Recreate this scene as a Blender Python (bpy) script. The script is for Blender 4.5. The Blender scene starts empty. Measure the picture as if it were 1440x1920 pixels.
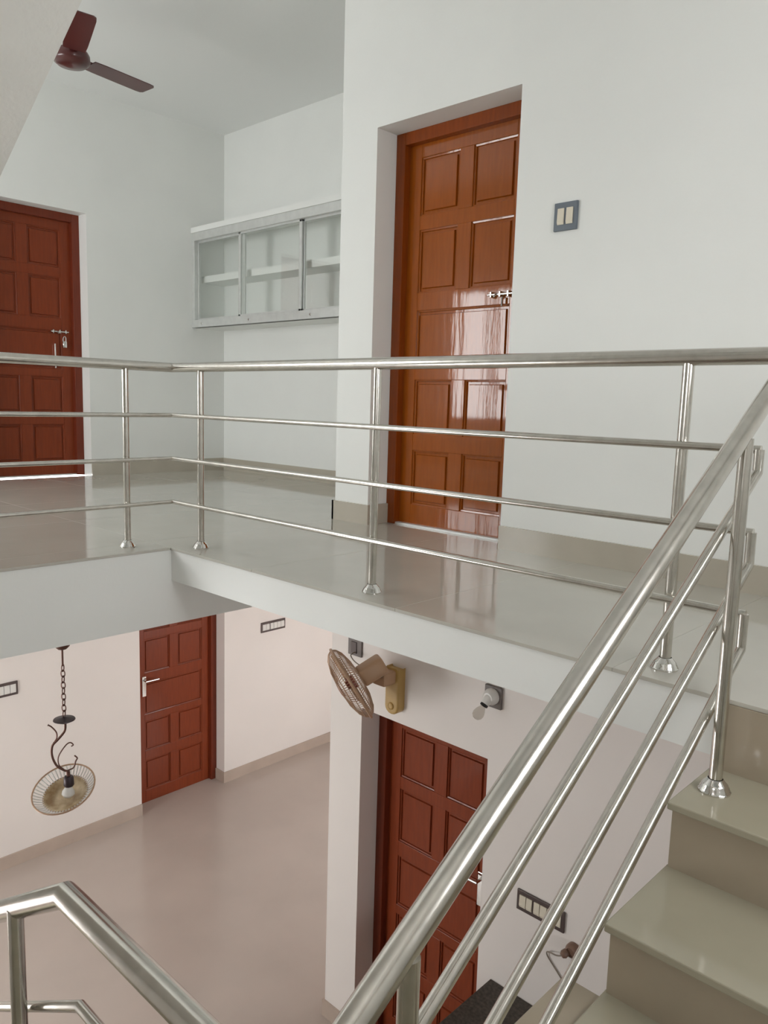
import bpy, bmesh, math, random
from mathutils import Vector, Matrix
random.seed(4)
SC = bpy.context.scene
COL = SC.collection

# ------------------------------------------------------------------ camera
cam_d = Vector((-0.679, 0.721, -0.138)).normalized()
cam_r = Vector((0.725, 0.688, 0.029))
cam_r = (cam_r - cam_d * cam_r.dot(cam_d)).normalized()
cam_u = cam_r.cross(cam_d)
cd = bpy.data.cameras.new('camera')
cd.sensor_fit = 'VERTICAL'; cd.sensor_height = 24.0; cd.lens = 1466.7 * 24.0 / 1920.0
cd.clip_start = 0.02
cam = bpy.data.objects.new('camera', cd); COL.objects.link(cam)
M = Matrix((cam_r, cam_u, -cam_d)).transposed().to_4x4(); M.translation = (0, 0, 0.69)
cam.matrix_world = M
SC.camera = cam

# ------------------------------------------------------------------ world, light, exposure
W = bpy.data.worlds.new('sky'); SC.world = W; W.use_nodes = True
bg = W.node_tree.nodes['Background']
bg.inputs[0].default_value = (0.98, 1.0, 1.0, 1); bg.inputs[1].default_value = 1.0
SC.view_settings.view_transform = 'Standard'; SC.view_settings.look = 'None'
SC.view_settings.gamma = 1.0; SC.view_settings.use_curve_mapping = False
SC.view_settings.exposure = 3.6
SC.cycles.use_denoising = True
SC.cycles.max_bounces = 12; SC.cycles.diffuse_bounces = 8; SC.cycles.glossy_bounces = 5
SC.cycles.sample_clamp_indirect = 8.0

# main dimensions (metres); upper floor z = 0
XR, YR, D1, D2 = -3.159, 1.923, 0.157, 0.366      # inner corner of the slab, edge depths
YW, XC = 3.148, -3.365                            # door wall plane and its free corner
XL, YB, ZC, FL = -6.41, 4.495, 3.105, -3.27       # left wall, recess back wall, ceiling, lower floor
SK = 0.113                                        # skirting height
XA, XB, ZT = -3.093, -2.180, 2.142                # door opening
XE, YS, YN = 1.0, -0.75, 6.6                      # outer walls

def portal(name, loc, rot, sx, sy):
    l = bpy.data.lights.new(name, 'AREA'); l.shape = 'RECTANGLE'; l.size = sx; l.size_y = sy
    l.cycles.is_portal = True
    o = bpy.data.objects.new(name, l); COL.objects.link(o); o.location = loc; o.rotation_euler = rot
H = math.pi / 2
# unseen window openings, sized to tune the light: (wall, a0, a1, z0, z1)
WIN_S = [(-6.05, -4.30, 0.50, 2.05), (-0.30, 0.45, 0.70, 1.45), (-5.75, -3.85, -2.45, -1.05)]   # in Y = YS, last two added for light
WIN_E = [(1.2, 2.0, -2.1, -1.35), (0.85, 2.15, 0.9, 1.95)]                                       # in X = XE, both added for light
WIN_N = (4.8, 6.3, -2.65, -1.25)                                                            # in X = XC-side lower room
for i, (a, b, z0, z1) in enumerate(WIN_S):
    portal('sky_portal', ((a+b)/2, YS-0.21, (z0+z1)/2), (H, 0, 0), b-a, z1-z0)
for i, (a, b, z0, z1) in enumerate(WIN_E):
    portal('sky_portal', (XE+0.21, (a+b)/2, (z0+z1)/2), (0, H, 0), z1-z0, b-a)

# ------------------------------------------------------------------ materials
def mat(name, col, rough=0.5, metal=0.0, bump=0.0, bscale=40.0, var=0.0, vscale=6.0, coat=0.0, spec=0.5, stretch=None, dark=None, rvar=0.0):
    m = bpy.data.materials.new(name); m.use_nodes = True
    nt = m.node_tree; b = nt.nodes['Principled BSDF']
    b.inputs['Base Color'].default_value = (*col, 1); b.inputs['Roughness'].default_value = rough
    b.inputs['Metallic'].default_value = metal; b.inputs['Coat Weight'].default_value = coat
    b.inputs['Coat Roughness'].default_value = 0.05; b.inputs['Coat IOR'].default_value = 1.62
    b.inputs['Specular IOR Level'].default_value = spec
    tc = nt.nodes.new('ShaderNodeTexCoord'); src = tc.outputs['Object']
    if stretch:
        mp = nt.nodes.new('ShaderNodeMapping'); mp.inputs['Scale'].default_value = stretch
        nt.links.new(src, mp.inputs[0]); src = mp.outputs[0]
    if var > 0 or rvar > 0:
        n = nt.nodes.new('ShaderNodeTexNoise'); n.inputs['Scale'].default_value = vscale; n.inputs['Detail'].default_value = 6
        nt.links.new(src, n.inputs['Vector'])
        if var > 0:
            r = nt.nodes.new('ShaderNodeValToRGB')
            c2 = dark or tuple(c*(1-var) for c in col); c3 = tuple(min(1, c*(1+var*0.5)) for c in col)
            r.color_ramp.elements[0].position = 0.35; r.color_ramp.elements[0].color = (*c2, 1)
            r.color_ramp.elements[1].position = 0.65; r.color_ramp.elements[1].color = (*c3, 1)
            nt.links.new(n.outputs['Fac'], r.inputs[0]); nt.links.new(r.outputs[0], b.inputs['Base Color'])
        if rvar > 0:
            mr = nt.nodes.new('ShaderNodeMapRange'); mr.inputs[3].default_value = max(0.02, rough-rvar); mr.inputs[4].default_value = rough+rvar
            nt.links.new(n.outputs['Fac'], mr.inputs[0]); nt.links.new(mr.outputs[0], b.inputs['Roughness'])
    if bump > 0:
        n2 = nt.nodes.new('ShaderNodeTexNoise'); n2.inputs['Scale'].default_value = bscale; n2.inputs['Detail'].default_value = 5
        nt.links.new(src, n2.inputs['Vector'])
        bp_ = nt.nodes.new('ShaderNodeBump'); bp_.inputs['Strength'].default_value = bump; bp_.inputs['Distance'].default_value = 0.01
        nt.links.new(n2.outputs['Fac'], bp_.inputs['Height']); nt.links.new(bp_.outputs[0], b.inputs['Normal'])
        if coat > 0: nt.links.new(bp_.outputs[0], b.inputs['Coat Normal'])
    return m

MT = {}
MT['white'] = mat('white wall paint', (0.80, 0.81, 0.79), 0.55, bump=0.05, bscale=60, var=0.02, vscale=2)
MT['plaster'] = mat('rough white plaster', (0.80, 0.80, 0.77), 0.7, bump=0.12, bscale=90, var=0.03, vscale=9)
MT['bounce_white'] = mat('white wall paint tinted by bounce light', (0.78, 0.725, 0.69), 0.55, bump=0.05, bscale=60, var=0.02, vscale=2)  # white paint; warm bounce from floor and doors is put into the colour
MT['ceil'] = mat('ceiling paint', (0.78, 0.79, 0.78), 0.6, bump=0.05, bscale=60)
MT['tile'] = mat('glossy beige tile', (0.50, 0.48, 0.43), 0.07, var=0.04, vscale=3, spec=0.6, rvar=0.03)
MT['grout'] = mat('grey grout', (0.36, 0.34, 0.30), 0.8, bump=0.1)
MT['skirt'] = mat('beige skirting tile', (0.46, 0.42, 0.35), 0.15, var=0.05, vscale=5)
MT['skirt_low'] = mat('warm beige skirting tile', (0.47, 0.38, 0.32), 0.2, var=0.05, vscale=5)
MT['lowfloor'] = mat('warm beige floor tile', (0.49, 0.42, 0.375), 0.16, var=0.05, vscale=1.5, rvar=0.05)
MT['tread'] = mat('beige tread tile', (0.365, 0.335, 0.255), 0.12, var=0.05, vscale=4)
MT['riser'] = mat('brown beige riser tile', (0.37, 0.31, 0.235), 0.15, var=0.07, vscale=4)
WOODST = (9.0, 9.0, 0.9)
MT['wood'] = mat('varnished teak', (0.31, 0.077, 0.0075), 0.18, spec=0.05, bump=0.09, bscale=1.6, var=0.10, vscale=7, coat=0.62, stretch=WOODST, rvar=0.05)
MT['wood_dark'] = mat('varnished teak frame', (0.235, 0.048, 0.006), 0.2, spec=0.05, bump=0.04, bscale=3, var=0.10, vscale=7, coat=0.5, stretch=WOODST)
MT['wood_dim'] = mat('varnished teak in dimmer light', (0.22, 0.042, 0.014), 0.3, spec=0.2, bump=0.04, bscale=4, var=0.10, vscale=7, coat=0.1, stretch=WOODST)  # same wood as the teak door, its dimmer light put into the colour
MT['wood_dim_dark'] = mat('varnished teak frame in dimmer light', (0.16, 0.029, 0.012), 0.3, spec=0.25, bump=0.04, bscale=4, var=0.10, vscale=7, coat=0.1, stretch=WOODST)  # frame of that wood, dimmer light put into the colour too
MT['steel'] = mat('polished stainless steel', (0.66, 0.635, 0.59), 0.21, 1.0, var=0.08, vscale=30, rvar=0.05)
MT['steel_dark'] = mat('darker steel', (0.45, 0.43, 0.40), 0.3, 1.0)  # darker, rougher steel, not assigned to any part
MT['chrome'] = mat('chrome', (0.72, 0.71, 0.69), 0.1, 1.0, var=0.05, vscale=30)
MT['alu'] = mat('anodised aluminium', (0.66, 0.67, 0.655), 0.42, 0.45, var=0.05, vscale=20)
MT['fanred'] = mat('maroon enamel', (0.085, 0.018, 0.017), 0.3, coat=0.3, var=0.1, vscale=5)
MT['blue_grey'] = mat('blue grey plastic', (0.13, 0.155, 0.185), 0.4, var=0.05)
MT['dark_plate'] = mat('dark brown plastic', (0.085, 0.06, 0.055), 0.4, var=0.05)
MT['grey_plate'] = mat('grey brown board', (0.16, 0.135, 0.125), 0.5, var=0.08)
MT['cream'] = mat('cream plastic', (0.72, 0.66, 0.54), 0.35, var=0.03)
MT['whiteplast'] = mat('white plastic', (0.72, 0.70, 0.67), 0.35, var=0.03)
MT['tan'] = mat('tan plastic', (0.48, 0.30, 0.18), 0.4, var=0.04)
MT['gold'] = mat('golden beige plastic', (0.45, 0.29, 0.095), 0.35, var=0.05)
MT['cage'] = mat('bronze wire', (0.45, 0.29, 0.19), 0.35, 0.2, var=0.05)
MT['cap_red'] = mat('red brown cap', (0.30, 0.08, 0.055), 0.35, var=0.05)
MT['bronze'] = mat('antique copper', (0.14, 0.065, 0.05), 0.4, 0.6, var=0.15, vscale=30)
MT['darkbronze'] = mat('dark bronze', (0.055, 0.04, 0.045), 0.4, 0.5, var=0.1)
MT['granite'] = mat('dark granite', (0.072, 0.060, 0.050), 0.55, var=0.4, vscale=60, spec=0.3)
MT['cabwood'] = mat('dark laminate', (0.10, 0.06, 0.04), 0.5, var=0.2)
MT['amber'] = mat('mottled amber glass shade', (0.62, 0.50, 0.33), 0.25, var=0.4, vscale=14, dark=(0.30, 0.19, 0.09))
MT['socket'] = mat('brown bakelite', (0.20, 0.115, 0.08), 0.35, var=0.15, vscale=20)
MT['cable'] = mat('grey cable', (0.22, 0.18, 0.14), 0.5)
MT['slot'] = mat('black plastic', (0.015, 0.013, 0.012), 0.5)
def glassmat(name, tint, gl):
    m = bpy.data.materials.new(name); m.use_nodes = True; nt = m.node_tree; nt.nodes.clear()
    o = nt.nodes.new('ShaderNodeOutputMaterial'); mx = nt.nodes.new('ShaderNodeMixShader')
    t = nt.nodes.new('ShaderNodeBsdfTransparent'); t.inputs[0].default_value = (*tint, 1)
    g = nt.nodes.new('ShaderNodeBsdfGlossy'); g.inputs['Roughness'].default_value = 0.03; g.inputs[0].default_value = (0.9, 0.95, 0.93, 1)
    fr = nt.nodes.new('ShaderNodeLayerWeight'); fr.inputs[0].default_value = 0.25
    ml = nt.nodes.new('ShaderNodeMath'); ml.operation = 'MULTIPLY'; ml.inputs[1].default_value = gl
    nt.links.new(fr.outputs['Facing'], ml.inputs[0]); nt.links.new(ml.outputs[0], mx.inputs[0])
    nt.links.new(t.outputs[0], mx.inputs[1]); nt.links.new(g.outputs[0], mx.inputs[2]); nt.links.new(mx.outputs[0], o.inputs[0])
    return m
MT['glass'] = glassmat('greenish cabinet glass', (0.985, 0.99, 0.985), 0.40)
MT['bulb'] = glassmat('bulb glass', (0.82, 0.80, 0.77), 0.35)

# ------------------------------------------------------------------ mesh helpers
def box(bm, a, b):
    x0, x1 = sorted((a[0], b[0])); y0, y1 = sorted((a[1], b[1])); z0, z1 = sorted((a[2], b[2]))
    v = [bm.verts.new(p) for p in ((x0,y0,z0),(x1,y0,z0),(x1,y1,z0),(x0,y1,z0),(x0,y0,z1),(x1,y0,z1),(x1,y1,z1),(x0,y1,z1))]
    fs = [bm.faces.new([v[i] for i in f]) for f in ((3,2,1,0),(4,5,6,7),(0,1,5,4),(1,2,6,5),(2,3,7,6),(3,0,4,7))]
    return v, fs

def bevbox(bm, a, b, w=0.004, seg=2):
    v, fs = box(bm, a, b)
    es = list({e for f in fs for e in f.edges})
    bmesh.ops.bevel(bm, geom=es, offset=w, segments=seg, profile=0.5, affect='EDGES')

def frame_of(d):
    d = d.normalized(); up = Vector((0, 0, 1)) if abs(d.z) < 0.95 else Vector((1, 0, 0))
    x = d.cross(up).normalized(); return x, d.cross(x).normalized()

def tube(bm, pts, r, n=16, caps=True, closed=False):
    """tube along a path; mitred at every corner"""
    pts = [Vector(p) for p in pts]; k = len(pts)
    rr = r if isinstance(r, (list, tuple)) else [r]*k
    rings = []; x = None
    for i, p in enumerate(pts):
        if closed: d0 = (p-pts[i-1]).normalized(); d1 = (pts[(i+1) % k]-p).normalized()
        else:
            d0 = (p-pts[i-1]).normalized() if i else (pts[1]-p).normalized()
            d1 = (pts[i+1]-p).normalized() if i < k-1 else d0
        t = (d0+d1).normalized()
        if x is None: x, _ = frame_of(d1)
        x = (x - t*x.dot(t)).normalized(); y = t.cross(x)
        c = max(0.35, t.dot(d1))
        bis = d1-d0; bis = bis.normalized() if bis.length > 1e-5 else None
        ring = []
        for j in range(n):
            a = 2*math.pi*j/n; o = x*math.cos(a)*rr[i] + y*math.sin(a)*rr[i]
            if bis: o += bis*(o.dot(bis))*(1/c-1)
            ring.append(bm.verts.new(p+o))
        rings.append(ring)
    m = k if closed else k-1
    for i in range(m):
        A, B = rings[i], rings[(i+1) % k]
        for j in range(n): bm.faces.new((A[j], A[(j+1) % n], B[(j+1) % n], B[j]))
    if caps and not closed:
        bm.faces.new(list(reversed(rings[0]))); bm.faces.new(rings[-1])

def lathe(bm, prof, origin=(0,0,0), axis=(0,0,1), n=24):
    o = Vector(origin); ax = Vector(axis).normalized(); x, y = frame_of(ax); rings = []
    for (r, h) in prof:
        if r < 1e-6: rings.append([bm.verts.new(o+ax*h)])
        else: rings.append([bm.verts.new(o+ax*h+(x*math.cos(2*math.pi*j/n)+y*math.sin(2*math.pi*j/n))*r) for j in range(n)])
    for A, B in zip(rings, rings[1:]):
        for j in range(n):
            k = (j+1) % n
            if len(A) == 1 and len(B) == 1: continue
            if len(A) == 1: bm.faces.new((A[0], B[k], B[j]))
            elif len(B) == 1: bm.faces.new((A[j], A[k], B[0]))
            else: bm.faces.new((A[j], A[k], B[k], B[j]))

def prism(bm, pts, off):
    """polygon pts extruded by vector off"""
    off = Vector(off); a = [bm.verts.new(p) for p in pts]; b = [bm.verts.new(Vector(p)+off) for p in pts]
    bm.faces.new(a); bm.faces.new(list(reversed(b))); n = len(a)
    for i in range(n): bm.faces.new((a[i], b[i], b[(i+1) % n], a[(i+1) % n]))

def smooth_path(pts, n=8):
    P = [Vector(p) for p in pts]; out = []
    for i in range(len(P)-1):
        p0 = P[max(i-1, 0)]; p1 = P[i]; p2 = P[i+1]; p3 = P[min(i+2, len(P)-1)]
        for j in range(n):
            t = j/n
            out.append(0.5*((2*p1)+(p2-p0)*t+(2*p0-5*p1+4*p2-p3)*t*t+(3*p1-p0-3*p2+p3)*t**3))
    out.append(P[-1]); return out

def obj(name, bm, m, parent=None, smooth=False, flip=True):
    if flip: bmesh.ops.recalc_face_normals(bm, faces=bm.faces[:])
    me = bpy.data.meshes.new(name); bm.to_mesh(me); bm.free()
    me.materials.append(MT[m] if isinstance(m, str) else m)
    if smooth:
        for p in me.polygons: p.use_smooth = True
        me.set_sharp_from_angle(angle=math.radians(40))
    o = bpy.data.objects.new(name, me); COL.objects.link(o)
    if parent: o.parent = parent; o.matrix_parent_inverse = parent.matrix_world.inverted()
    return o

def mk(name, m, fn, parent=None, smooth=False):
    bm = bmesh.new(); fn(bm); return obj(name, bm, m, parent, smooth)

def B(name, m, a, b, parent=None, bev=0.0):
    return mk(name, m, lambda bm: bevbox(bm, a, b, bev) if bev else box(bm, a, b), parent)

def thing(name, label, cat, loc=(0,0,0), group=None, kind=None):
    o = bpy.data.objects.new(name, None); COL.objects.link(o); o.location = loc; o.empty_display_size = 0.1
    bpy.context.view_layer.update()
    return tag(o, label, cat, group, kind)

def tag(o, label, cat, group=None, kind=None):
    o['label'] = label; o['category'] = cat
    if group: o['group'] = group
    if kind: o['kind'] = kind
    return o

def lab(o, label): o['label'] = label; return o

def wall_grid(bm, axis, pos, th, u0, u1, z0, z1, holes):
    """a wall slab with rectangular openings. axis 'y': the wall lies in plane Y=pos..pos+th"""
    us = sorted({u0, u1, *[h[0] for h in holes], *[h[1] for h in holes]})
    zs = sorted({z0, z1, *[h[2] for h in holes], *[h[3] for h in holes]})
    us = [u for u in us if u0 <= u <= u1]; zs = [z for z in zs if z0 <= z <= z1]
    solid = lambda i, j: 0 <= i < len(us)-1 and 0 <= j < len(zs)-1 and not any(
        h[0]-1e-6 <= us[i] and us[i+1] <= h[1]+1e-6 and h[2]-1e-6 <= zs[j] and zs[j+1] <= h[3]+1e-6 for h in holes)
    cache = {}
    def V(i, j, k):
        if (i, j, k) not in cache:
            p = pos + (th if k else 0)
            cache[(i, j, k)] = bm.verts.new((us[i], p, zs[j]) if axis == 'y' else (p, us[i], zs[j]))
        return cache[(i, j, k)]
    for i in range(len(us)-1):
        for j in range(len(zs)-1):
            if not solid(i, j): continue
            for k in (0, 1): bm.faces.new((V(i,j,k), V(i+1,j,k), V(i+1,j+1,k), V(i,j+1,k)))
            for (di, dj, a, b) in ((-1,0,(i,j),(i,j+1)), (1,0,(i+1,j),(i+1,j+1)), (0,-1,(i,j),(i+1,j)), (0,1,(i,j+1),(i+1,j+1))):
                if not solid(i+di, j+dj):
                    bm.faces.new((V(*a,0), V(*b,0), V(*b,1), V(*a,1)))

def structure_wall(name, m, label, *args):
    return tag(mk(name, m, lambda bm: wall_grid(bm, *args)), label, 'wall', kind='structure')

# ------------------------------------------------------------------ room shell
TH = 0.23
DOOR_U = (XA, XB, -0.02, ZT)
DOOR_L = (-3.097, -2.185, FL-0.02, -1.097)
LDU = (2.222, 3.139, -0.02, 2.157)          # opening in left wall, upper
LDL = (3.561, 4.503, FL-0.02, -1.097)       # opening in left wall, lower
structure_wall('wall_right', 'white', 'white painted wall with the glossy teak door above the landing', 'y', YW, TH, XC, XE, -D1, ZC, [DOOR_U])
structure_wall('wall_right_lower', 'bounce_white', 'bounce tinted white lower wall with the wall fan and red brown door', 'y', YW, TH, XC, XE, FL, -D1, [DOOR_L])
structure_wall('wall_left', 'white', 'white wall with the door beside the recess, upper storey', 'x', XL-TH, TH, YS, YB, -D1, ZC, [LDU])
structure_wall('wall_left_lower', 'bounce_white', 'bounce tinted white lower wall behind the hanging lamp', 'x', XL-TH, TH, YS, YN, FL, -D1, [LDL])
structure_wall('wall_back', 'white', 'white back wall of the recess holding the glazed cabinet', 'y', YB, 0.2, XL-TH, XC+0.2, -D1, ZC, [])
structure_wall('wall_recess_side', 'white', 'white side wall of the recess behind the pier', 'x', XC, 0.2, YW+TH, YB, -D1, ZC, [])
structure_wall('wall_front', 'white', 'white outer wall with hall and added windows beside the stairs', 'y', YS-0.2, 0.2, XL-TH, XE+0.2, FL, ZC, [(a, b, z0, z1) for a, b, z0, z1 in WIN_S])
structure_wall('wall_side', 'white', 'white outer wall along the stair flight with added windows', 'x', XE, 0.2, YS, YW+TH, FL, ZC, [(a, b, z0, z1) for a, b, z0, z1 in WIN_E])
structure_wall('wall_far_lower', 'bounce_white', 'bounce tinted white end wall of the lower passage', 'y', YN, 0.2, XL-TH, -2.5, FL, -D1, [])
structure_wall('wall_passage_lower', 'bounce_white', 'bounce tinted white lower passage wall with a wide window', 'x', -2.7, 0.2, YW+TH, YN, FL, -D1, [WIN_N])
portal('sky_portal', (-2.7+0.21, (WIN_N[0]+WIN_N[1])/2, (WIN_N[2]+WIN_N[3])/2), (0, H, 0), WIN_N[3]-WIN_N[2], WIN_N[1]-WIN_N[0])
tag(B('ceiling', 'ceil', (XL-TH, YS-0.2, ZC), (XE+0.2, YB+0.2, ZC+0.15)), 'plain white ceiling with the maroon fan', 'ceiling', kind='structure')
tag(B('ceiling_passage', 'bounce_white', (XL-TH, YB, -D1), (-2.5, YN+0.2, 0)), 'ceiling of the lower passage', 'ceiling', kind='structure')
tag(B('floor_lower', 'lowfloor', (XL-TH, YS-0.2, FL-0.15), (XE+0.2, YN+0.2, FL)), 'warm beige polished floor of the lower storey', 'floor', kind='structure')

# upper floor slab: one concrete body with a deep beam along the left edge of the void
def slab(bm):
    TT = 0.012
    box(bm, (XL, YR, -D1), (XE, YB, -TT))
    box(bm, (XL, YS, -D1), (XR, YR, -TT))
floor_u = tag(mk('floor', 'white', slab), 'upper landing slab with white edge and glossy beige tiles', 'floor', kind='structure')
trim = tag(mk('trim_1', 'white', lambda bm: box(bm, (XR-0.22, YS, -D2), (XR, YW, -D1))), 'white deep beam below the landing edge', 'beam', kind='structure')
# floor tiles, 0.8 m grid with thin joints
G = 0.80; x_off = -0.94
tile_cache = {}
def floor_tile(x0, x1, y0, y1):
    key = (round(x1-x0, 3), round(y1-y0, 3))
    if key not in tile_cache:
        bm = bmesh.new(); g = 0.0006
        bevbox(bm, (g, g, -0.0115), (key[0]-g, key[1]-g, 0), 0.0008, 1)
        bmesh.ops.recalc_face_normals(bm, faces=bm.faces[:])
        me = bpy.data.meshes.new('floor_tile'); bm.to_mesh(me); bm.free(); me.materials.append(MT['tile']); tile_cache[key] = me
    o = bpy.data.objects.new('floor_tile', tile_cache[key]); COL.objects.link(o); o.parent = floor_u; o.location = (x0, y0, 0)
OV = 0.008
def cuts(a, b, off):
    k = math.ceil((a-off)/G + 1e-6); xs = [a]
    while off+k*G < b-0.02: xs.append(off+k*G); k += 1
    return [x for i, x in enumerate(xs) if i == 0 or x-xs[0] > 0.02] + [b]
ys_up = cuts(YR-OV, YB, YR-OV+0.8); xs_up = cuts(XL, XE, x_off)
for y0, y1 in zip(ys_up, ys_up[1:]):
    for x0, x1 in zip(xs_up, xs_up[1:]): floor_tile(x0, x1, y0, y1)
xs_lf = cuts(XL, XR+OV, x_off); ys_lf = cuts(YS, YR-OV, YR-OV)
for y0, y1 in zip(ys_lf, ys_lf[1:]):
    for x0, x1 in zip(xs_lf, xs_lf[1:]): floor_tile(x0, x1, y0, y1)
mk('grout_bed', 'grout', lambda bm: (box(bm, (XL, YR-0.004, -0.0125), (XE, YB, -0.0035)), box(bm, (XL, YS, -0.0125), (XR+0.004, YR-0.004, -0.0035))), floor_u)

# skirtings
T = 0.014
def skirting(name, label, m, segs):
    o = tag(mk(name, m, lambda bm: [box(bm, a, b) for a, b in segs]), label, 'skirting', kind='structure')
skirting('baseboard_right', 'beige skirting tile along the white door wall', 'skirt', [
    ((XC-T, YW-T, 0), (XA+0.0, YW, SK)), ((XA, YW-T, 0), (XA+T, YW+0.152, SK)), ((XB, YW-T, 0), (XE, YW, SK)), ((XC-T, YW-T, 0), (XC, YW+TH, SK))])
skirting('baseboard_left', 'beige skirting tile along the left upper wall', 'skirt', [((XL, YS, 0), (XL+T, LDU[0], SK)), ((XL, LDU[1], 0), (XL+T, YB, SK))])
skirting('baseboard_back', 'beige skirting tile under the glazed cabinet', 'skirt', [((XL+T, YB-T, 0), (XC, YB, SK))])
skirting('baseboard_left_lower', 'warm beige skirting along the lower wall behind the lamp', 'skirt_low', [
    ((XL, YS, FL), (XL+T, LDL[0], FL+SK)), ((XL, LDL[1], FL), (XL+T, YN, FL+SK)), ((XL-0.14, LDL[1]-T, FL), (XL+T, LDL[1], FL+SK))])
skirting('baseboard_right_lower', 'warm beige skirting below the wall fan', 'skirt_low', [
    ((XC-T, YW-T, FL), (DOOR_L[0], YW, FL+SK)), ((DOOR_L[1], YW-T, FL), (XE, YW, FL+SK)), ((XC-T, YW, FL), (XC, YW+TH, FL+SK))])

# windows in the outer walls (out of view; sized to tune the light, several added for it)
def window(n, ax, pos, a, b, z0, z1, label, bars):
    w = thing('window_%d' % n, label, 'window', kind='structure')
    P = (lambda u, p, z: (u, p, z)) if ax == 'y' else (lambda u, p, z: (p, u, z))
    f = 0.05
    for (u0, u1, q0, q1) in ((a, a+f, z0, z1), (b-f, b, z0, z1), (a+f, b-f, z0, z0+f), (a+f, b-f, z1-f, z1)):
        B('window_frame', 'wood_dark', P(u0, pos-0.04, q0), P(u1, pos+0.04, q1), w)
    for i in range(1, bars):
        u = a+(b-a)*i/bars; B('mullion', 'wood_dark', P(u-0.03, pos-0.03, z0+f), P(u+0.03, pos+0.03, z1-f), w)
k = 1
for (a, b, z0, z1), L in zip(WIN_S, ('tall hall window facing the teak door', 'added small window over the half landing', 'added wide lower hall window')):
    window(k, 'y', YS-0.1, a, b, z0, z1, L, 3); k += 1
for (a, b, z0, z1), L in zip(WIN_E, ('added lower window under the stair flight', 'added upper window beside the stair flight')):
    window(k, 'x', XE+0.1, a, b, z0, z1, L, 3); k += 1
window(k, 'x', -2.6, *WIN_N, 'wide window of the lower passage', 3)

# ------------------------------------------------------------------ doors
PW = [(0.13, 0.43), (0.52, 0.815)]
def door(n, ax, side, plane, u0, u1, zb, zt, label, wl, wf, hinge_left=True, strip=True):
    """frame front lies at 'plane'; depth runs along side (+1/-1). u is X or Y."""
    d = thing('door_%d' % n, label, 'door', kind='structure')
    def P(u, dep, z): return (u, plane+side*dep, z) if ax == 'y' else (plane+side*dep, u, z)
    FW = 0.065
    B('door_frame', wf, P(u0, 0, zb), P(u0+FW, 0.075, zt), d, 0.003)
    B('door_frame', wf, P(u1-FW, 0, zb), P(u1, 0.075, zt), d, 0.003)
    B('door_frame', wf, P(u0+FW, 0, zt-FW), P(u1-FW, 0.075, zt), d, 0.003)
    L0, L1 = u0+FW-0.012, u1-FW+0.012; w = L1-L0
    z0, z1 = zb+0.001, zt-FW+0.012; hh = z1-z0
    F0 = 0.045                                     # leaf face depth
    leaf = thing_part = mk('door_leaf', wl, lambda bm: box(bm, P(L0+0.004, F0+0.022, z0), P(L1-0.004, F0+0.03, z1-0.004)), d)
    s = hh/2.07
    rows = [(0.118, 0.425, 2), (0.517, 0.815, 2), (0.875, 1.19, 1), (1.285, 1.615, 2), (1.69, 1.99, 2)]
    st = 0.095; mid = 0.09
    c = (L0+L1)/2
    # stiles, muntins and rails
    B('stile', wl, P(L0+0.004, F0, z0), P(L0+st, F0+0.03, z1-0.004), leaf, 0.002)
    B('stile', wl, P(L1-st, F0, z0), P(L1-0.004, F0+0.03, z1-0.004), leaf, 0.002)
    prev = 0.0
    for (a, b, nn) in rows + [(2.07, 0, 0)]:
        B('rail', wl, P(L0+st, F0, z0+prev*s), P(L1-st, F0+0.03, z0+a*s-(0.004 if nn == 0 else 0)), leaf, 0.002)
        prev = b
    for (a, b, nn) in rows:
        cells = [(L0+st, L1-st)] if nn == 1 else [(L0+st, c-mid/2), (c+mid/2, L1-st)]
        if nn == 2: B('mullion', wl, P(c-mid/2, F0, z0+a*s), P(c+mid/2, F0+0.03, z0+b*s), leaf, 0.002)
        for (p, q) in cells:
            def pan(bm, p=p, q=q, a=z0+a*s, b=z0+b*s):
                # raised field with a sloping border inside a small moulding step
                rings = []
                for (ins, dep) in ((0.0, 0.008), (0.008, 0.010), (0.010, 0.018), (0.022, 0.018), (0.026, 0.008)):
                    rings.append([bm.verts.new(P(u, F0+dep, z)) for u, z in ((p+ins, a+ins), (q-ins, a+ins), (q-ins, b-ins), (p+ins, b-ins))])
                for A, C in zip(rings, rings[1:]):
                    for i in range(4): bm.faces.new((A[i], A[(i+1) % 4], C[(i+1) % 4], C[i]))
                bm.faces.new(rings[-1])
            mk('panel', wl, pan, leaf)
    if strip: lab(B('threshold_strip', 'alu', P(u0+FW, 0.01, zb), P(u1-FW, 0.05, zb+0.010), d), 'bright metal threshold strip')
    d['info'] = ''
    del d['info']
    return d, leaf, P, F0, L0, L1, z0

# glossy teak door on the landing
d1, lf1, P1, F1, a1, b1, z1_ = door(1, 'y', 1, YW+0.152, XA, XB, 0.0, ZT, 'glossy orange brown teak door with nine panels on the upper landing', 'wood', 'wood_dark')
# slide bolt
def bolt(P, F0, u, z, leaf, s=1, hang=False):
    mk('slide_bolt', 'chrome', lambda bm: tube(bm, [P(u-0.075*s, F0-0.018, z), P(u+0.075*s, F0-0.018, z)], 0.0065, 10), leaf, True)
    for k in (-0.055, 0.0, 0.05): B('bolt_bracket', 'chrome', P(u+k-0.006, F0-0.026, z-0.015), P(u+k+0.006, F0, z+0.015), leaf, 0.003)
    mk('bolt_knob', 'chrome', lambda bm: tube(bm, [P(u-0.02*s, F0-0.018, z), P(u-0.02*s, F0-0.045, z-0.012)], 0.006, 8), leaf, True)
bolt(P1, F1, -2.375, 1.249, lf1)
mk('latch_ring', 'chrome', lambda bm: tube(bm, [P1(-2.36, F1-0.02, 1.235), P1(-2.36, F1-0.02, 1.19)], 0.006, 8), lf1, True)

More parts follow.
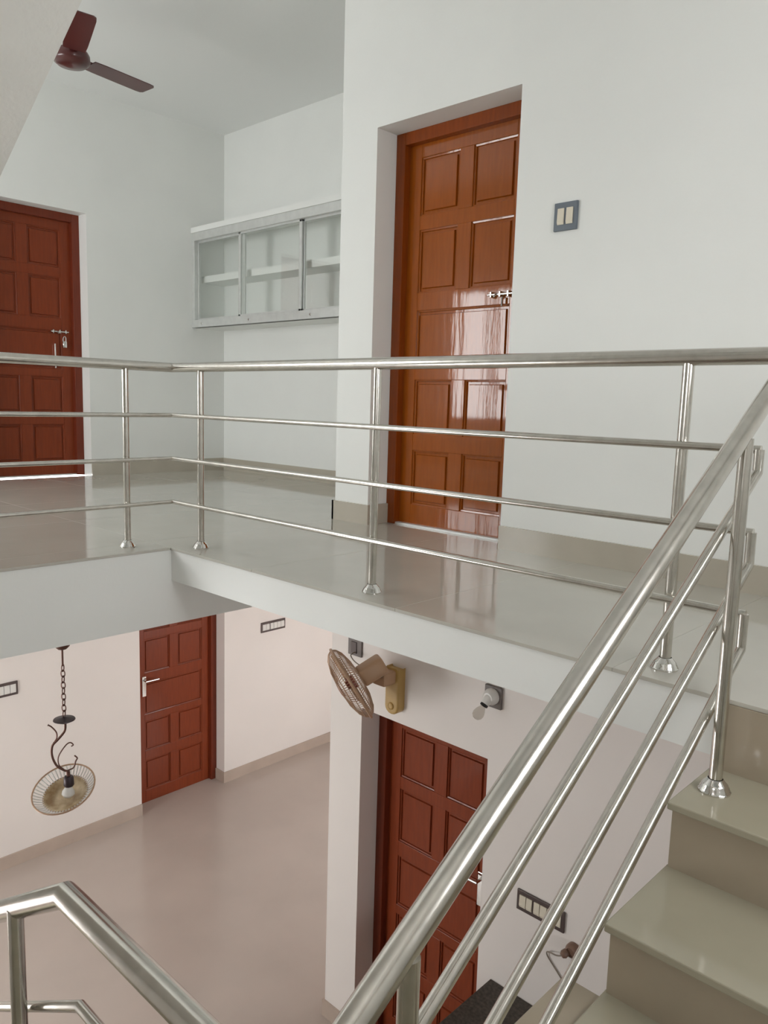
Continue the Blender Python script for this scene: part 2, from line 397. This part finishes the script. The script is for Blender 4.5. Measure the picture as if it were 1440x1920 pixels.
d2, lf2, P2, F2, a2, b2, z2_ = door(2, 'x', -1, XL-0.13, LDU[0], LDU[1], 0.0, LDU[3], 'red brown panelled door with slide bolt and padlock on the upper storey', 'wood_dim', 'wood_dim_dark')
def pl2(bm):
    bevbox(bm, P2(2.985, F2-0.03, 1.07), P2(3.02, F2-0.01, 1.125), 0.006)
    tube(bm, smooth_path([P2(2.991, F2-0.02, 1.12), P2(2.991, F2-0.02, 1.15), P2(3.0025, F2-0.02, 1.163), P2(3.014, F2-0.02, 1.15), P2(3.014, F2-0.02, 1.12)], 5), 0.004, 8)
bolt(P2, F2, 2.965, 1.20, lf2)
lab(mk('padlock', 'chrome', pl2, lf2, True), 'small steel padlock')
lab(mk('pull_rod', 'chrome', lambda bm: tube(bm, [P2(2.925, F2-0.012, 0.90), P2(2.925, F2-0.012, 1.10)], 0.006, 8), lf2, True), 'thin upright pull handle')

d3, lf3, P3, F3, a3, b3, z3_ = door(3, 'x', -1, XL-0.14, LDL[0], LDL[1], FL, LDL[3], 'red brown panelled door below the landing beam, beyond the hanging lamp', 'wood_dim', 'wood_dim_dark', strip=False)
def lever(P, F0, u, z, s, leaf):
    B('handle_plate', 'chrome', P(u-0.02, F0-0.008, z-0.16), P(u+0.02, F0, z+0.04), leaf, 0.003)
    mk('lever_handle', 'chrome', lambda bm: tube(bm, [P(u, F0-0.006, z), P(u, F0-0.05, z), P(u+0.13*s, F0-0.055, z)], 0.009, 10), leaf, True)
lever(P3, F3, 3.705, -2.02, 1, lf3)

d4, lf4, P4, F4, a4, b4, z4_ = door(4, 'y', 1, YW+0.152, DOOR_L[0], DOOR_L[1], FL, DOOR_L[3], 'red brown panelled door under the wall fan and bulb holder', 'wood_dim', 'wood_dim_dark', strip=False)
lever(P4, F4, -2.325, -1.915, -1, lf4)

# ------------------------------------------------------------------ wall cabinet with sliding glass
cab = thing('wall_cabinet', 'white wall cabinet with aluminium sliding glass doors in the recess', 'cabinet', (-4.9, YB, 1.33))
CY = 4.15; XQ = XC-0.002
B('top_slab', 'white', (XL, CY-0.018, 2.17), (XQ, YB, 2.216), cab)
B('bottom_slab', 'white', (XL, CY+0.01, 1.328), (XQ, YB, 1.375), cab)
B('shelf', 'white', (XL, CY+0.10, 1.742), (XQ, YB, 1.80), cab)
B('track_frame', 'alu', (XL, CY-0.012, 2.098), (XQ, CY+0.05, 2.17), cab, 0.003)
B('track_frame', 'alu', (XL, CY-0.012, 1.328), (XQ, CY+0.05, 1.396), cab, 0.003)
B('side_frame', 'alu', (XL, CY-0.012, 1.396), (XL+0.045, CY+0.05, 2.098), cab, 0.003)
PX = [XL+0.045, -5.685, -4.915, -4.14, XQ]
for i in range(4):
    x0, x1 = PX[i]-0.03*(i > 0), PX[i+1]+0.03
    x1 = min(x1, XQ)
    yy = CY+0.004 if i % 2 else CY+0.026
    s = thing_ = B('glass_pane', 'glass', (x0+0.02, yy+0.006, 1.41), (x1-0.02, yy+0.011, 2.086), cab)
    for (u0, u1) in ((x0, x0+(0.012, 0.03, 0.07, 0.03)[i]), (x1-0.03, x1)): B('pane_stile', 'alu', (u0, yy, 1.396), (u1, yy+0.018, 2.098), s, 0.002)
    B('pane_rail', 'alu', (x0, yy, 2.082), (x1, yy+0.018, 2.098), s); B('pane_rail', 'alu', (x0, yy, 1.396), (x1, yy+0.018, 1.412), s)
for u in (-6.25, -5.55, -4.75): mk('screw_head', 'chrome', lambda bm: lathe(bm, [(0.011, 0), (0.009, 0.005), (0, 0.007)], (u, CY-0.012, 1.36), (0, -1, 0), 10), cab, True)

# ------------------------------------------------------------------ ceiling fan
fc = Vector((-4.715, 2.243, 2.62))
fan = thing('ceiling_fan', 'maroon three blade ceiling fan under the white ceiling', 'fan', (fc.x, fc.y, ZC))
mk('canopy', 'fanred', lambda bm: lathe(bm, [(0.0, 0), (0.06, 0.0), (0.055, -0.03), (0.02, -0.07), (0.0, -0.07)], (fc.x, fc.y, ZC)), fan, True)
mk('downrod', 'fanred', lambda bm: tube(bm, [(fc.x, fc.y, ZC-0.06), (fc.x, fc.y, fc.z+0.07)], 0.012), fan, True)
mk('motor_housing', 'fanred', lambda bm: lathe(bm, [(0, 0.07), (0.03, 0.068), (0.05, 0.05), (0.092, 0.038), (0.102, 0.02), (0.104, -0.012), (0.098, -0.022), (0.088, -0.028), (0.080, -0.036), (0.03, -0.042), (0, -0.043)], fc, (0,0,1), 32), fan, True)
def blade(bm, a):
    ca, sa = math.cos(a), math.sin(a)
    def pt(r, w, z):
        return (fc.x+ca*r-sa*w, fc.y+sa*r+ca*w, fc.z+z)
    prof = [(0.120, 0.060), (0.20, 0.065), (0.38, 0.067), (0.53, 0.068), (0.562, 0.064), (0.575, 0.050)]
    tw = -0.09
    top = []; 
    for sgn in (1, -1):
        ring = [(r, w*sgn) for r, w in (prof if sgn == 1 else reversed(prof))]
        top += ring
    vt = [bm.verts.new(pt(r, w, 0.012+w*tw+0.03*(r-0.15))) for r, w in top]
    vb = [bm.verts.new(pt(r, w, 0.007+w*tw+0.03*(r-0.15))) for r, w in top]
    n = len(vt); h = n//2
    for i in range(h-1):
        bm.faces.new((vt[i], vt[i+1], vt[n-2-i], vt[n-1-i])); bm.faces.new((vb[n-1-i], vb[n-2-i], vb[i+1], vb[i]))
    for i in range(n): bm.faces.new((vt[i], vb[i], vb[(i+1) % n], vt[(i+1) % n]))
for a in (102, -19, 222):
    aa = math.radians(a); b_ = mk('blade', 'fanred', lambda bm: blade(bm, aa), fan)
    ca, sa = math.cos(aa), math.sin(aa)
    mk('blade_arm', 'fanred', lambda bm: prism(bm, [(fc.x+ca*r-sa*w, fc.y+sa*r+ca*w, fc.z+0.012) for r, w in ((0.08, 0.022), (0.15, 0.026), (0.17, 0.015), (0.17, -0.015), (0.15, -0.026), (0.08, -0.022))], (0, 0, 0.008)), b_)

# ------------------------------------------------------------------ railings
RH, RP, RM = 0.0215, 0.0150, 0.0102
RS_ = 0.0120
def post(root, x, y, z0, z1):
    p = mk('post', 'steel', lambda bm: tube(bm, [(x, y, z0), (x, y, z1)], RP, 20), root, True)
    prof = [(0.036, 0), (0.0365, 0.004), (0.034, 0.007), (0.033, 0.011), (0.0305, 0.0135), (0.0295, 0.018), (0.026, 0.022), (0.022, 0.026), (0.0185, 0.031), (0.017, 0.032), (0.016, 0.0)]
    mk('base_flange', 'chrome', lambda bm: lathe(bm, prof, (x, y, z0)), p, True)
def tubepart(root, name, pts, r, m='steel'): return mk(name, m, lambda bm: tube(bm, pts, r, 20), root, True)

PY, PXL = 2.018, -3.285
RY, RX = 1.990, -3.253
SX, SRX = -0.612, -0.640
ZH = 0.825
ZR = (0.605, 0.403, 0.198)
r1 = thing('landing_railing', 'stainless steel railing along the landing edge with three thin rails', 'railing', (PXL, PY, 0))
tubepart(r1, 'handrail', [(PXL, 0.62, ZH), (PXL, PY, ZH), (-0.60, PY, ZH+0.004)], RH)
for z in ZR: tubepart(r1, 'rail', [(RX, 0.62, z-0.004), (RX, RY, z), (SRX+0.004, RY, z)], RM)
for x, y in ((PXL, 1.774), (-3.059, PY), (-1.951, PY), (-0.84, PY), (PXL, 0.70)): post(r1, x, y, 0, ZH-0.012)

MS = 0.617
zs_at = lambda z13, y: z13 + MS*(y-1.3)
HS, RS = 0.346, (0.124, -0.103, -0.317)
YLV = 0.552
r2_ = thing('stair_railing', 'sloping stainless steel railing beside the tiled stair flight', 'railing', (SX, 1.79, -0.18))
tubepart(r2_, 'connector', [(SX, PY, ZH-0.01), (SX, PY, zs_at(HS, PY)-0.02)], 0.013)
tubepart(r2_, 'handrail', [(SX, PY+0.012, zs_at(HS, PY+0.012)), (SX, 0.555, zs_at(HS, 0.555))], RH)
for z, zr in zip(RS, ZR):
    tubepart(r2_, 'rail', [(SRX, RY, zr+0.0), (SRX, RY, zs_at(z, RY)), (SRX, YLV, zs_at(z, YLV))], RS_)
post(r2_, SX+0.008, 1.79, -0.182, zs_at(HS, 1.79)-0.012)
post(r2_, SX+0.008, 0.715, -0.84, zs_at(HS, 0.715)-0.012)

r3_ = thing('stair_railing', 'stainless steel railing bending down along the lower stair flight', 'railing', (-1.4, 0.52, -1.0))
zl = -0.155; xk = -1.222
tubepart(r3_, 'handrail', [(SX+0.0, 0.535, zl), (xk, 0.535, zl), (xk-1.3, 0.535, zl-1.3*0.605)], RH)
for dz, xx in ((-0.222, -1.222), (-0.445, -1.222), (-0.66, -1.222)):
    tubepart(r3_, 'rail', [(SRX, 0.555, zl+dz), (xx, 0.555, zl+dz), (xx-1.3, 0.555, zl+dz-1.3*0.605)], RM)
post(r3_, -1.425, 0.527, -1.17, zl-(1.425-1.222)*0.605)
post(r3_, -0.66, 0.525, -1.005, zl-0.012)
post(r3_, -2.30, 0.527, -1.665, zl-(2.30-1.222)*0.605)

# ------------------------------------------------------------------ stairs
TZ = [-0.182, -0.346, -0.510, -0.675, -0.840]; LZ = -1.005
NY = [1.660, 1.390, 1.120, 0.850, 0.580]; STX = -0.660
st = thing('stair_flight', 'beige tiled stair flight climbing to the landing', 'stairs', (-0.1, 1.2, LZ))
back = YR-0.013
zprev = -D1
for i, (z, ny) in enumerate(zip(TZ, NY)):
    yb = YR-0.012 if i == 0 else NY[i-1]+0.02
    B('tread', 'tread', (STX, ny, z-0.018), (XE-0.003, yb+0.012, z), st, 0.003)
    top = -0.012 if i == 0 else TZ[i-1]-0.018
    B('riser', 'riser', (STX+0.006, yb, z), (XE-0.003, yb+0.012, top), st)
B('riser', 'riser', (STX+0.006, NY[-1]+0.02, LZ), (XE-0.003, NY[-1]+0.032, TZ[-1]-0.018), st)
def waist(bm):
    pts = [(STX+0.02, YR-0.002, -D1)]
    pts = [(STX+0.02, YR+0.0, -0.2)]
    for i, z in enumerate(TZ):
        yb = YR if i == 0 else NY[i-1]+0.032
        pts += [(STX+0.02, yb, z-0.018), (STX+0.02, NY[i]+0.032, z-0.018)]
    pts += [(STX+0.02, NY[-1]+0.032, LZ-0.15), (STX+0.02, YR, -0.40)]
    out = []
    for p in pts:
        if not out or (Vector(p)-Vector(out[-1])).length > 1e-4: out.append(p)
    prism(bm, out, (XE-STX-0.023, 0, 0))
mk('waist_slab', 'plaster', waist, st)
lab(B('side_ledge', 'riser', (-0.752, 0.62, -0.60), (STX+0.006, 1.41, -0.527), st), 'brown tiled ledge beside the tread')
# mid landing and flight going down, both below the picture
ld = thing('stair_landing', 'beige tiled half landing between the two flights', 'landing', (0, 0, LZ))
B('tile_slab', 'tread', (-1.20, YS+0.003, LZ-0.15), (XE-0.003, 0.600, LZ), ld)
dn = thing('stair_flight', 'beige tiled stair flight going down to the lower floor', 'stairs', (-2.8, 0, FL))
x = -1.20
nst = 13; rz = (LZ-FL)/(nst+1)
for i in range(nst):
    z = LZ-rz*(i+1); B('tread', 'tread', (x-0.27*(i+1), YS+0.003, z-0.018), (x-0.27*i, 0.60, z), dn)
    B('riser', 'riser', (x-0.27*i-0.012, YS+0.003, z), (x-0.27*i, 0.60, z+rz-0.018 if i else LZ-0.15), dn)
# flight up to the roof over the viewer: only its sloping underside shows
up = thing('stair_flight', 'white plastered underside of the roof stair flight overhead', 'stairs', (-3.05, 0, 0))
zs = lambda X: 1.18+0.59*(X+1.02)
RY0, RY1 = YS+0.003, 0.50
prism_y = lambda bm, pts: prism(bm, [(x_, RY1, z_) for x_, z_ in pts], (0, RY0-RY1, 0))
mk('waist_slab', 'plaster', lambda bm: prism_y(bm, [(-3.02, 0.0), (-0.10, zs(-0.10)), (-0.10, zs(-0.10)+0.16), (-3.159, zs(-3.159)+0.16), (-3.159, 0.0)]), up)
B('landing_slab', 'plaster', (-0.10, RY0, zs(-0.10)), (XE-0.003, RY1, zs(-0.10)+0.16), up)
for i in range(10):
    xa = -3.12+0.30*i; z0_ = zs(xa)+0.16; B('step', 'tread', (xa, RY0, zs(xa+0.30)+0.02), (xa+0.30, RY1, zs(xa+0.30)+0.16), up)

# ------------------------------------------------------------------ hanging lamp
lx, ly = -3.197, 1.416
zz = lambda z: 0.69+(z-0.69)*0.982-0.010
lamp = thing('pendant_lamp', 'copper pendant lamp with scrolled stem and tilted glass bowl below the beam', 'lamp', (lx, ly, -D2))
mk('canopy', 'bronze', lambda bm: lathe(bm, [(0, 0), (0.033, 0), (0.030, -0.012), (0.018, -0.024), (0.006, -0.028), (0, -0.028)], (lx, ly, -D2)), lamp, True)
mk('stem', 'bronze', lambda bm: tube(bm, [(lx, ly, -D2-0.024), (lx, ly, -D2-0.10)], 0.0042, 10), lamp, True)
zc0 = -D2-0.095; zc1 = zz(-0.708)
nl = 9; ll = (zc0-zc1)/nl
for i in range(nl):
    zc = zc0-ll*(i+0.5); h2 = ll*0.62; w2 = 0.0075
    def link(bm):
        pts = []
        for j in range(14):
            a = 2*math.pi*j/14; u = math.cos(a)*w2; vv = math.sin(a)*h2
            pts.append((lx+(u if i % 2 else 0.7*u), ly+(0.7*u if i % 2 else -u), zc+vv))
        tube(bm, pts, 0.0024, 6, closed=True)
    mk('chain_link', 'bronze', link, lamp, True)
mk('drip_plate', 'darkbronze', lambda bm: lathe(bm, [(0, 0.012), (0.008, 0.008), (0.044, 0.0), (0.046, -0.004), (0.030, -0.012), (0.008, -0.022), (0, -0.024)], (lx, ly, zz(-0.718))), lamp, True)
# scrolled arms in the plane facing the hall (roughly along the image plane)
ux = Vector((0.70, 0.714, 0)).normalized()
def LP(s, z, dd=0.0): return Vector((lx, ly, 0)) + ux*(s*0.98) + Vector((0, 0, zz(z))) + Vector((-0.714, 0.70, 0))*dd
mk('scroll_arm', 'bronze', lambda bm: tube(bm, smooth_path([LP(0.004, -0.738), LP(0.0, -0.775), LP(-0.03, -0.815), LP(-0.055, -0.845), LP(-0.058, -0.89), LP(-0.04, -0.935), LP(-0.01, -0.957), LP(0.008, -0.962)], 6), 0.005, 10), lamp, True)
mk('leaf_arm', 'bronze', lambda bm: tube(bm, smooth_path([LP(-0.05, -0.832), LP(-0.036, -0.81), LP(-0.036, -0.782), LP(-0.056, -0.757), LP(-0.072, -0.748)], 6), [0.0032]*20+[0.003]*4+[0.006], 8), lamp, True)
mk('leaf_arm', 'bronze', lambda bm: tube(bm, smooth_path([LP(-0.005, -0.957), LP(-0.028, -0.935), LP(-0.03, -0.895), LP(0.0, -0.845), LP(0.022, -0.828), LP(0.036, -0.838), LP(0.028, -0.845)], 6), 0.0028, 8), lamp, True)
mk('leaf_arm', 'bronze', lambda bm: tube(bm, smooth_path([LP(0.01, -0.958), LP(0.035, -0.945), LP(0.045, -0.915), LP(0.052, -0.90), LP(0.04, -0.888)], 6), 0.0032, 8), lamp, True)
# tilted bowl, open at the top: ribbed rim round a mottled dish
bc = LP(-0.012, -1.045, 0.0); bax = Vector((0.264, -0.39, 1.0)).normalized()
RB = 0.132
mk('dish', 'amber', lambda bm: lathe(bm, [(0.0, -0.058), (0.04, -0.055), (0.07, -0.046), (0.094, -0.031), (0.096, -0.034), (0.07, -0.050), (0.04, -0.060), (0, -0.063)], bc, bax, 36), lamp, True)
rx_, ry_ = frame_of(bax)
for j in range(48):
    a = 2*math.pi*j/48; e = (rx_*math.cos(a)+ry_*math.sin(a))
    mk('bowl_rib', 'whiteplast', lambda bm: tube(bm, [bc+e*0.092-bax*0.033, bc+e*0.115-bax*0.018, bc+e*RB], 0.0030, 5), lamp)
for rr_, hh_, w_ in ((RB, 0.0, 0.0036), (0.095, -0.032, 0.0022)):
    mk('bowl_rim', 'cage', lambda bm: tube(bm, [bc+(rx_*math.cos(2*math.pi*j/40)+ry_*math.sin(2*math.pi*j/40))*rr_+bax*hh_ for j in range(40)], w_, 8, closed=True), lamp, True)
hb = LP(0.010, -0.962)
mk('holder_stem', 'bronze', lambda bm: tube(bm, [hb, LP(0.012, -0.99)], 0.008, 10), lamp, True)
mk('lamp_holder', 'darkbronze', lambda bm: lathe(bm, [(0, 0.0), (0.016, 0.0), (0.021, 0.006), (0.022, 0.04), (0.018, 0.046), (0, 0.046)], LP(0.012, -0.985), (0.02, 0.0, -1)), lamp, True)
mk('bulb', 'whiteplast', lambda bm: lathe(bm, [(0.012, 0.0), (0.016, 0.010), (0.026, 0.026), (0.027, 0.038), (0.018, 0.050), (0, 0.055)], LP(0.012, -1.030), (-0.02, -0.10, -1)), lamp, True)

# ------------------------------------------------------------------ wall fan
wf = thing('wall_fan', 'tan and gold wall fan with round wire cage over the lower door', 'fan', (-2.83, YW, -0.9))
def housing(bm):
    pts = []; w = 0.050; zt, zb2 = -0.775, -1.035; r = 0.045
    n = 8
    for j in range(n+1):
        a = math.pi*j/n; pts.append((-2.815+w*math.cos(a), YW, zb2+r-r*math.sin(a)))
    pts += [(-2.815-w, YW, zt+0.01), (-2.815-w+0.01, YW, zt), (-2.815+w-0.01, YW, zt), (-2.815+w, YW, zt+0.01)]
    prism(bm, pts, (0, -0.058, 0)); es = [e for e in bm.edges if abs(e.verts[0].co.y-(YW-0.058)) < 1e-5 and abs(e.verts[1].co.y-(YW-0.058)) < 1e-5]
    bmesh.ops.bevel(bm, geom=es, offset=0.012, segments=3, profile=0.5, affect='EDGES')
hs = lab(mk('bracket_housing', 'gold', housing, wf), 'golden beige bracket housing with round knob')
mk('speed_knob', 'gold', lambda bm: lathe(bm, [(0.022, 0), (0.021, 0.006), (0.015, 0.009), (0.013, 0.006), (0, 0.006)], (-2.815, YW-0.058, -0.985), (0, -1, 0), 20), hs, True)
cc = Vector((-2.842, 2.80, -0.788)); ca_ = Vector((-0.45, -0.73, -0.51)).normalized()
mc = cc - ca_*0.125
B('neck_joint', 'tan', (-2.88, YW-0.15, -0.85), (-2.785, YW-0.02, -0.775), wf, 0.012)
mk('neck', 'dark_plate', lambda bm: tube(bm, [(-2.83, YW-0.11, -0.80), mc-ca_*0.02+Vector((0, 0, -0.02))], 0.018, 12), wf, True)
def motor(bm):
    x, y = frame_of(ca_)
    bevbox(bm, (-0.050, -0.050, -0.080), (0.050, 0.050, 0.070), 0.018, 3)
    m = Matrix((x, y, ca_)).transposed()
    for v in bm.verts: v.co = mc + m @ v.co
mk('motor_housing', 'tan', motor, wf, True)
cx_, cy_ = frame_of(ca_)
def cdir(a): return cx_*math.cos(a)+cy_*math.sin(a)
CR = 0.205
def cagepart(bm, sgn, hgt, n=84):
    prof = [(0.04, hgt), (0.10, hgt*0.93), (0.16, hgt*0.68), (0.19, hgt*0.38), (CR, 0.0)]
    for j in range(n):
        e = cdir(2*math.pi*j/n); tube(bm, [cc+e*r+ca_*(h*sgn) for r, h in prof], 0.0015, 4)
    for (r, h) in prof[:4]:
        tube(bm, [cc+cdir(2*math.pi*j/40)*r+ca_*(h*sgn) for j in range(40)], 0.0017, 4, closed=True)
lab(mk('front_grill', 'cage', lambda bm: cagepart(bm, 1, 0.068), wf), 'bronze wire front grill')
lab(mk('rear_grill', 'cage', lambda bm: cagepart(bm, -1, 0.062), wf), 'bronze wire rear grill')
mk('cage_rim', 'cage', lambda bm: tube(bm, [cc+cdir(2*math.pi*j/48)*(CR+0.001) for j in range(48)], 0.008, 8, closed=True), wf, True)
mk('cage_cap', 'cap_red', lambda bm: lathe(bm, [(0.045, 0.058), (0.044, 0.066), (0.03, 0.072), (0, 0.073), ], cc, ca_), wf, True)
def fblade(bm, a):
    P_ = lambda r, t, h: cc+cdir(a+t)*r+ca_*h
    rows = [(0.03, 0.35), (0.08, 0.50), (0.14, 0.52), (0.178, 0.40)]
    up_ = []; lo_ = []
    for r, w in rows:
        up_.append([bm.verts.new(P_(r, -w+2*w*t/4, -0.012+0.03*t/4)) for t in range(5)])
        lo_.append([bm.verts.new(P_(r, -w+2*w*t/4, -0.015+0.03*t/4)) for t in range(5)])
    for S in (up_, lo_):
        for A, C in zip(S, S[1:]):
            for t in range(4): bm.faces.new((A[t], A[t+1], C[t+1], C[t]))
    for t in range(4):
        for k_ in (0, -1): bm.faces.new((up_[k_][t], up_[k_][t+1], lo_[k_][t+1], lo_[k_][t]))
    for A, C, D_, E_ in zip(up_, up_[1:], lo_, lo_[1:]):
        for t in (0, 4): bm.faces.new((A[t], C[t], E_[t], D_[t]))
for j in range(3): mk('fan_blade', 'tan', lambda bm: fblade(bm, 0.6+j*2*math.pi/3), wf, True)
mk('blade_hub', 'cap_red', lambda bm: lathe(bm, [(0, -0.03), (0.036, -0.03), (0.038, 0.01), (0.02, 0.024), (0, 0.026)], cc, ca_), wf, True)

# ------------------------------------------------------------------ switches, sockets, bulb
def switch_panel(name, label, ax, pos, side, u0, u1, z0, z1, mods, mp, mm, cat='switch', group=None, inset=(0.25, 0.2), gaps=()):
    """plate on a wall; side = direction of the room along the wall normal"""
    def P(u, dep, z): return (u, pos+side*dep, z) if ax == 'y' else (pos+side*dep, u, z)
    t = thing(name, label, cat, P((u0+u1)/2, 0, (z0+z1)/2), group)
    fu = 0.016 if mods > 3 else 0.014; fz = 0.022 if mods > 3 else 0.026
    if mods == 2: fu = 0.018
    B('plate', mp, P(u0, 0, z0), P(u1, 0.012, z1), t, 0.003)
    a, b = u0+fu, u1-fu
    w = (b-a)/mods
    for i in range(mods):
        g0 = 0.0022; g1 = 0.0022
        if i in gaps: g0 += 0.004
        if i+1 in gaps: g1 += 0.004
        s = mk('rocker', mm, lambda bm: prism(bm, [P(a+w*i+g0, 0.010, z0+fz), P(a+w*i+g0, 0.010, z1-fz), P(a+w*i+g0, 0.016, z1-fz), P(a+w*i+g0, 0.019, z0+fz+0.012), P(a+w*i+g0, 0.015, z0+fz)],
               Vector(P(a+w*(i+1)-g1, 0, 0))-Vector(P(a+w*i+g0, 0, 0))), t)
    return t
switch_panel('light_switch', 'blue grey plate with two cream rocker switches beside the teak door', 'y', YW, -1, -1.968, -1.852, 1.467, 1.588, 2, 'blue_grey', 'cream', gaps=(1,))
switch_panel('switch_board', 'dark framed switch board on the lower wall left of the hanging lamp', 'x', XL, 1, 2.135, 2.457, -1.775, -1.660, 6, 'dark_plate', 'whiteplast', gaps=(3,))
switch_panel('switch_board', 'dark framed switch board on the bright lower wall beyond the door', 'x', XL, 1, 4.960, 5.285, -1.756, -1.646, 6, 'dark_plate', 'whiteplast', gaps=(2,))
switch_panel('switch_board', 'dark framed switch board seen through the stair rails', 'y', YW, -1, -1.960, -1.690, -1.808, -1.700, 6, 'dark_plate', 'cream', gaps=(2, 5))
fp = thing('fan_outlet', 'small grey brown outlet plate with cable above the wall fan', 'outlet', (-3.158, YW, -0.74))
B('plate', 'grey_plate', (-3.214, YW-0.012, -0.79), (-3.103, YW, -0.685), fp, 0.003)
B('socket_face', 'dark_plate', (-3.185, YW-0.017, -0.775), (-3.14, YW-0.011, -0.705), fp, 0.002)
mk('plug_cable', 'cable', lambda bm: tube(bm, smooth_path([(-3.15, YW-0.018, -0.765), (-3.14, YW-0.06, -0.775), (-3.06, YW-0.08, -0.80), (-2.93, YW-0.05, -0.83), (-2.885, YW-0.03, -0.84)], 6), 0.0035, 8), fp, True)
bh = thing('bulb_holder', 'white angle bulb holder with clear bulb on a dark square board', 'lamp', (-2.16, YW, -0.75))
B('board', 'grey_plate', (-2.214, YW-0.016, -0.812), (-2.112, YW, -0.700), bh, 0.003)
mk('holder_base', 'whiteplast', lambda bm: lathe(bm, [(0, 0), (0.042, 0), (0.043, 0.012), (0.036, 0.03), (0.026, 0.042), (0, 0.045)], (-2.165, YW-0.016, -0.752), (0, -1, 0)), bh, True)
bd = Vector((-0.18, -0.62, -0.76)).normalized(); b0 = Vector((-2.165, YW-0.05, -0.755))
mk('holder_sleeve', 'whiteplast', lambda bm: lathe(bm, [(0, -0.01), (0.022, -0.01), (0.022, 0.03), (0.019, 0.034), (0, 0.034)], b0, bd), bh, True)
mk('lock_ring', 'slot', lambda bm: lathe(bm, [(0.0195, 0.033), (0.0205, 0.034), (0.0205, 0.044), (0.016, 0.046)], b0, bd), bh, True)
mk('bulb', 'bulb', lambda bm: lathe(bm, [(0.013, 0.034), (0.014, 0.05), (0.024, 0.07), (0.029, 0.088), (0.026, 0.106), (0.014, 0.118), (0, 0.121)], b0, bd), bh, True)
so = thing('round_socket', 'round brown wall socket with a loose wire above the dark counter', 'socket', (-1.643, YW, -1.862))
mk('socket_body', 'socket', lambda bm: lathe(bm, [(0, 0), (0.034, 0), (0.035, 0.02), (0.030, 0.034), (0.022, 0.040), (0.020, 0.034), (0, 0.034)], (-1.635, YW, -1.862), (0, -1, 0)), so, True)
mk('plug', 'socket', lambda bm: lathe(bm, [(0, 0.0), (0.018, 0.0), (0.020, 0.02), (0.012, 0.032), (0, 0.034)], (-1.655, YW-0.032, -1.872), (-0.35, -0.8, -0.4)), so, True)
mk('wire', 'cable', lambda bm: tube(bm, smooth_path([(-1.665, YW-0.055, -1.885), (-1.70, YW-0.05, -1.905), (-1.762, YW-0.02, -1.935), (-1.772, YW-0.008, -1.965), (-1.74, YW-0.006, -2.0), (-1.69, YW-0.006, -2.045), (-1.64, YW-0.006, -2.10), (-1.60, YW-0.006, -2.275)], 6), 0.0035, 8), so, True)

# ------------------------------------------------------------------ dark counter under the stairs
ct = thing('counter', 'dark stone topped counter standing against the lower wall beside the door', 'counter', (-1.7, 2.85, FL))
B('counter_top', 'granite', (-2.098, 2.55, -2.315), (-1.10, YW-0.001, -2.283), ct, 0.004)
B('carcass', 'cabwood', (-2.07, 2.60, FL+0.06), (-1.13, YW-0.02, -2.315), ct)
B('plinth', 'slot', (-2.04, 2.64, FL), (-1.16, YW-0.03, FL+0.06), ct)
for u in (-2.06, -1.595): 
    dd_ = B('cabinet_door', 'cabwood', (u, 2.582, FL+0.08), (u+0.455, 2.60, -2.33), ct, 0.003)
    mk('knob', 'chrome', lambda bm: lathe(bm, [(0.006, 0), (0.006, 0.012), (0.013, 0.018), (0.010, 0.026), (0, 0.028)], (u+0.4, 2.582, -2.7), (0, -1, 0), 12), dd_, True)
